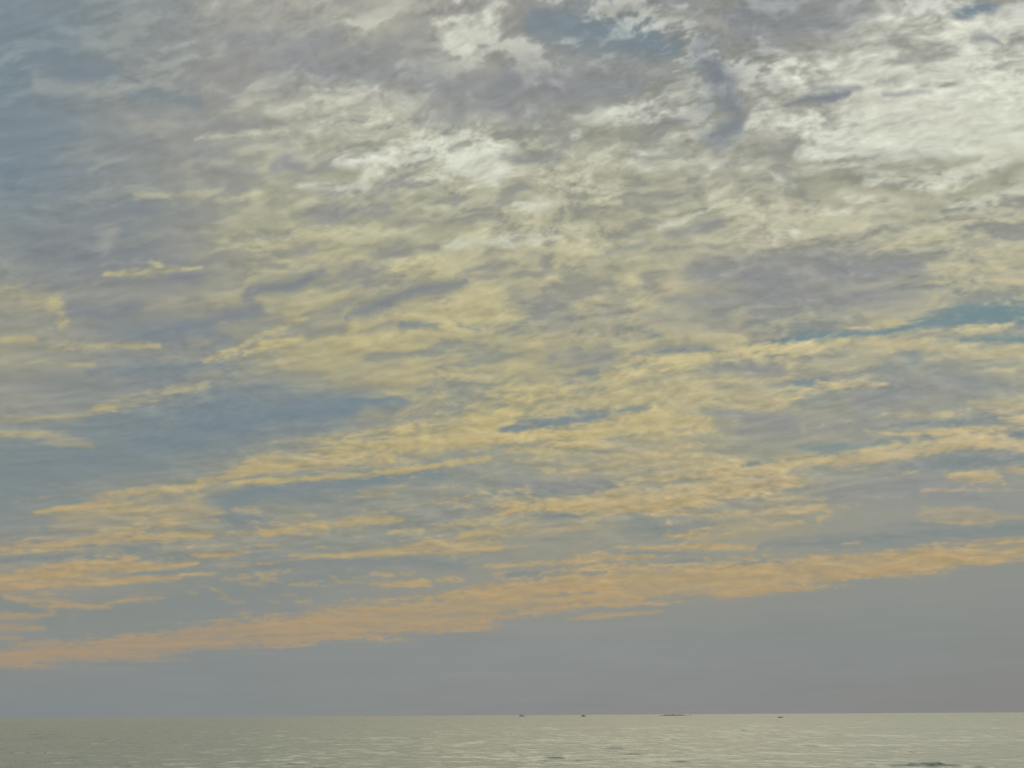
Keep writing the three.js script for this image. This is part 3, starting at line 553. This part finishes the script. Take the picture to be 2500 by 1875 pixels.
// bow towards -x; sections lofted keel to gunwale, with an inner skin and a sole
function hullGeometry(L, B, H, sheer, draft, wall = 0.07, sole = 0.25) {
  const n = 18, sec = 9, pos = [], idx = [];
  const ring = (inner) => {
    for (let i = 0; i <= n; i++) {
      const t = i / n, x = -L / 2 + L * t, wide = B / 2 * Math.pow(Math.sin(Math.min(1, t * 1.35 + 0.03) * Math.PI / 2), 0.62) * (1 - 0.12 * t * t), top = H + sheer * Math.pow(1 - t, 2.2), keel = -draft + (draft + 0.2 * H) * Math.pow(1 - t, 6);
      const w = Math.max(0.03, wide - (inner ? wall : 0)), lo = inner ? Math.max(keel + 0.1, sole) : keel;
      for (let s = 0; s <= sec * 2; s++) {
        const q = (s - sec) / sec, f = Math.pow(Math.abs(q), 0.55) * Math.sign(q), y = lo + (top - lo) * Math.pow(Math.abs(q), 1.7);
        pos.push(x + (inner ? wall * (t < 0.5 ? 1 : -1) : -0.25 * L * 0.1 * (1 - t) ** 3 * Math.abs(q)), y, w * f);
      }
    }
  };
  ring(false); ring(true);
  const m = sec * 2 + 1, base = (n + 1) * m;
  for (let i = 0; i < n; i++) for (let s = 0; s < m - 1; s++) {
    const a = i * m + s, b = a + 1, c = a + m, d = c + 1;
    idx.push(a, b, c, b, d, c, base + a, base + c, base + b, base + b, base + c, base + d);
  }
  for (let i = 0; i < n; i++) for (const s of [0, m - 1]) { const a = i * m + s, c = a + m; idx.push(a, c, base + a, c, base + c, base + a); }
  for (let s = 0; s < m - 1; s++) for (const i of [0, n]) { const a = i * m + s, b = a + 1; idx.push(a, base + a, b, b, base + a, base + b); }
  const g = new THREE.BufferGeometry(); g.setAttribute('position', new THREE.Float32BufferAttribute(pos, 3)); g.setIndex(idx); g.computeVertexNormals(); return g;
}
const slab = (w, h, d, x, y, z, bev = 0.03) => {
  const s = new THREE.Shape(); s.moveTo(-w / 2, -h / 2); s.lineTo(w / 2, -h / 2); s.lineTo(w / 2, h / 2); s.lineTo(-w / 2, h / 2); s.closePath();
  const b = Math.min(bev, w / 4, h / 4, d / 4), g = new THREE.ExtrudeGeometry(s, { depth: d - 2 * b, bevelSize: b, bevelThickness: b, bevelOffset: -b, bevelSegments: 2 });
  g.translate(x, y, z - d / 2 + b); return g;
};
const rod = (a, b, r0, r1 = r0) => {
  const A = new THREE.Vector3(...a), B = new THREE.Vector3(...b), g = new THREE.CylinderGeometry(r1, r0, A.distanceTo(B), 10);
  g.applyQuaternion(new THREE.Quaternion().setFromUnitVectors(new THREE.Vector3(0, 1, 0), B.clone().sub(A).normalize())); g.translate(...A.add(B).multiplyScalar(0.5).toArray()); return g;
};
{
  const b = thing('open_skiff', 'small dark open skiff closest of the boats, alone on the bright water at right', 'boat', 16.7, 1200, 0.12, 'boats near the horizon');
  const h = part('hull', hullGeometry(5.6, 1.9, 0.62, 0.5, 0.25), MAT.hullDark, b);
  part('rubbing_strake', mergeGeometries([rod([-1.9, 0.78, -0.86], [2.7, 0.6, -0.86], 0.04), rod([-1.9, 0.78, 0.86], [2.7, 0.6, 0.86], 0.04)]), MAT.dark, h);
  const c = part('console', slab(0.75, 1.1, 0.9, 0.15, 0.85, 0), MAT.dark, b);
  part('windscreen', slab(0.06, 0.5, 0.85, -0.05, 1.62, 0), MAT.glass, c);
  part('steering_wheel', new THREE.TorusGeometry(0.19, 0.02, 8, 20).rotateY(Math.PI / 2).translate(0.58, 1.3, 0), MAT.metal, c);
  part('seat', slab(0.55, 0.75, 0.95, 1.05, 0.65, 0), MAT.dark, b);
  part('thwart', slab(0.3, 0.06, 1.5, -1.2, 0.62, 0), MAT.deck, b);
  const m = part('outboard_motor', slab(0.5, 0.7, 0.42, 2.75, 1.25, 0, 0.1), MAT.dark, b);
  part('shaft', slab(0.22, 1.3, 0.14, 2.85, 0.3, 0), MAT.metal, m);
}
{
  const b = thing('motor_boat', 'low dark motor boat on the horizon between the faint vessel and the reef', 'boat', 0, 0, 0, 'boats near the horizon');
  const a = rad(4.47), d = 2640; b.position.set(Math.sin(a) * d, 0, -Math.cos(a) * d); b.rotation.y = Math.PI - a + 0.1;
  part('hull', hullGeometry(13, 3.8, 1.7, 0.8, 0.6, 0.1, 1.2), MAT.hullDark, b);
  const c = part('cabin', slab(4.6, 2.2, 2.7, -0.6, 2.6, 0, 0.15), MAT.dark, b);
  part('window', slab(3.6, 0.7, 0.06, -0.6, 3.0, 1.37), MAT.glass, c); part('window', slab(3.6, 0.7, 0.06, -0.6, 3.0, -1.37), MAT.glass, c);
  part('roof', slab(5.2, 0.14, 3.0, -0.5, 3.79, 0), MAT.grey, c);
  part('fish_box', slab(2.4, 1.5, 2.2, 4.3, 1.9, 0, 0.08), MAT.dark, b);
  part('mast', rod([-0.4, 3.8, 0], [-0.4, 5.4, 0], 0.07, 0.04), MAT.metal, b);
}
{
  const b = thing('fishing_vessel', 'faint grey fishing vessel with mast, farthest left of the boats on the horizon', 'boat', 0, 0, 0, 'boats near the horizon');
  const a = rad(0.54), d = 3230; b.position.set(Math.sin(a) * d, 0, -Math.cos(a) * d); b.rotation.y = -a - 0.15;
  part('hull', hullGeometry(20, 5.6, 2.4, 1.6, 1.2, 0.12, 1.6), MAT.pale, b);  // whole vessel in one pale tone that stands in for haze
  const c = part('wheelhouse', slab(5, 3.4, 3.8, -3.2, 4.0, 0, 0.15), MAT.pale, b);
  part('window', slab(4.2, 0.8, 0.06, -3.2, 4.9, 1.93), MAT.glass, c); part('window', slab(4.2, 0.8, 0.06, -3.2, 4.9, -1.93), MAT.glass, c);
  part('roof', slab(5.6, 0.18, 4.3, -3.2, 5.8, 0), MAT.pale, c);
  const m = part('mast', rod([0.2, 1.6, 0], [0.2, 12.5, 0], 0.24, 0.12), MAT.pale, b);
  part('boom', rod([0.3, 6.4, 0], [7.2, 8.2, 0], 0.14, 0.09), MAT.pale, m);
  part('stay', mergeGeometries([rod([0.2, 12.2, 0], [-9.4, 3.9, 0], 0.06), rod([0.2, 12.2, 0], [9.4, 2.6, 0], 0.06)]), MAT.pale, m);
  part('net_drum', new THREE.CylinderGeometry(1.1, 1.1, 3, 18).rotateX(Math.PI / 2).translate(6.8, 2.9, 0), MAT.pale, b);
}
function rockGeometry(len, wide, high, sd) {
  const g = mergeVertices(new THREE.IcosahedronGeometry(1, 24).deleteAttribute('uv').deleteAttribute('normal')), p = g.attributes.position;
  for (let i = 0; i < p.count; i++) {
    const x = p.getX(i), y = p.getY(i), z = p.getZ(i), l = fbm(x * 3.2 + sd, z * 2.1 + y + sd, 5), k = fbm(x * 9 + sd, z * 5 + y * 2, 3);
    p.setXYZ(i, x * len * (1 + 0.05 * k), Math.max(-1, y) * high * (0.62 + 0.55 * l + 0.18 * k) * (y > 0 ? 1 : 0.6), z * wide * (1 + 0.12 * l));
  }
  g.computeVertexNormals(); return g;
}
{
  const rock = new THREE.MeshStandardMaterial({ color: new THREE.Color().setRGB(0.14, 0.135, 0.125), roughness: 0.85 });
  const put = (name, label, az, d, len, wide, high, sd) => {
    const m = new THREE.Mesh(rockGeometry(len, wide, high, sd), rock), a = rad(az); m.name = name; m.castShadow = m.receiveShadow = true;
    m.position.set(Math.sin(a) * d, -0.3, -Math.cos(a) * d); m.rotation.y = -a; m.userData = { label, category: 'rock' }; scene.add(m);
  };
  put('rock_reef', 'long low dark reef of bare rock lying on the horizon', 10.19, 3200, 50, 11, 5, 3.1);
  put('rock', 'tiny flat rock awash just right of the long reef', 11.26, 3250, 6, 3, 1.5, 8.4);
}

renderer.render(scene, camera);
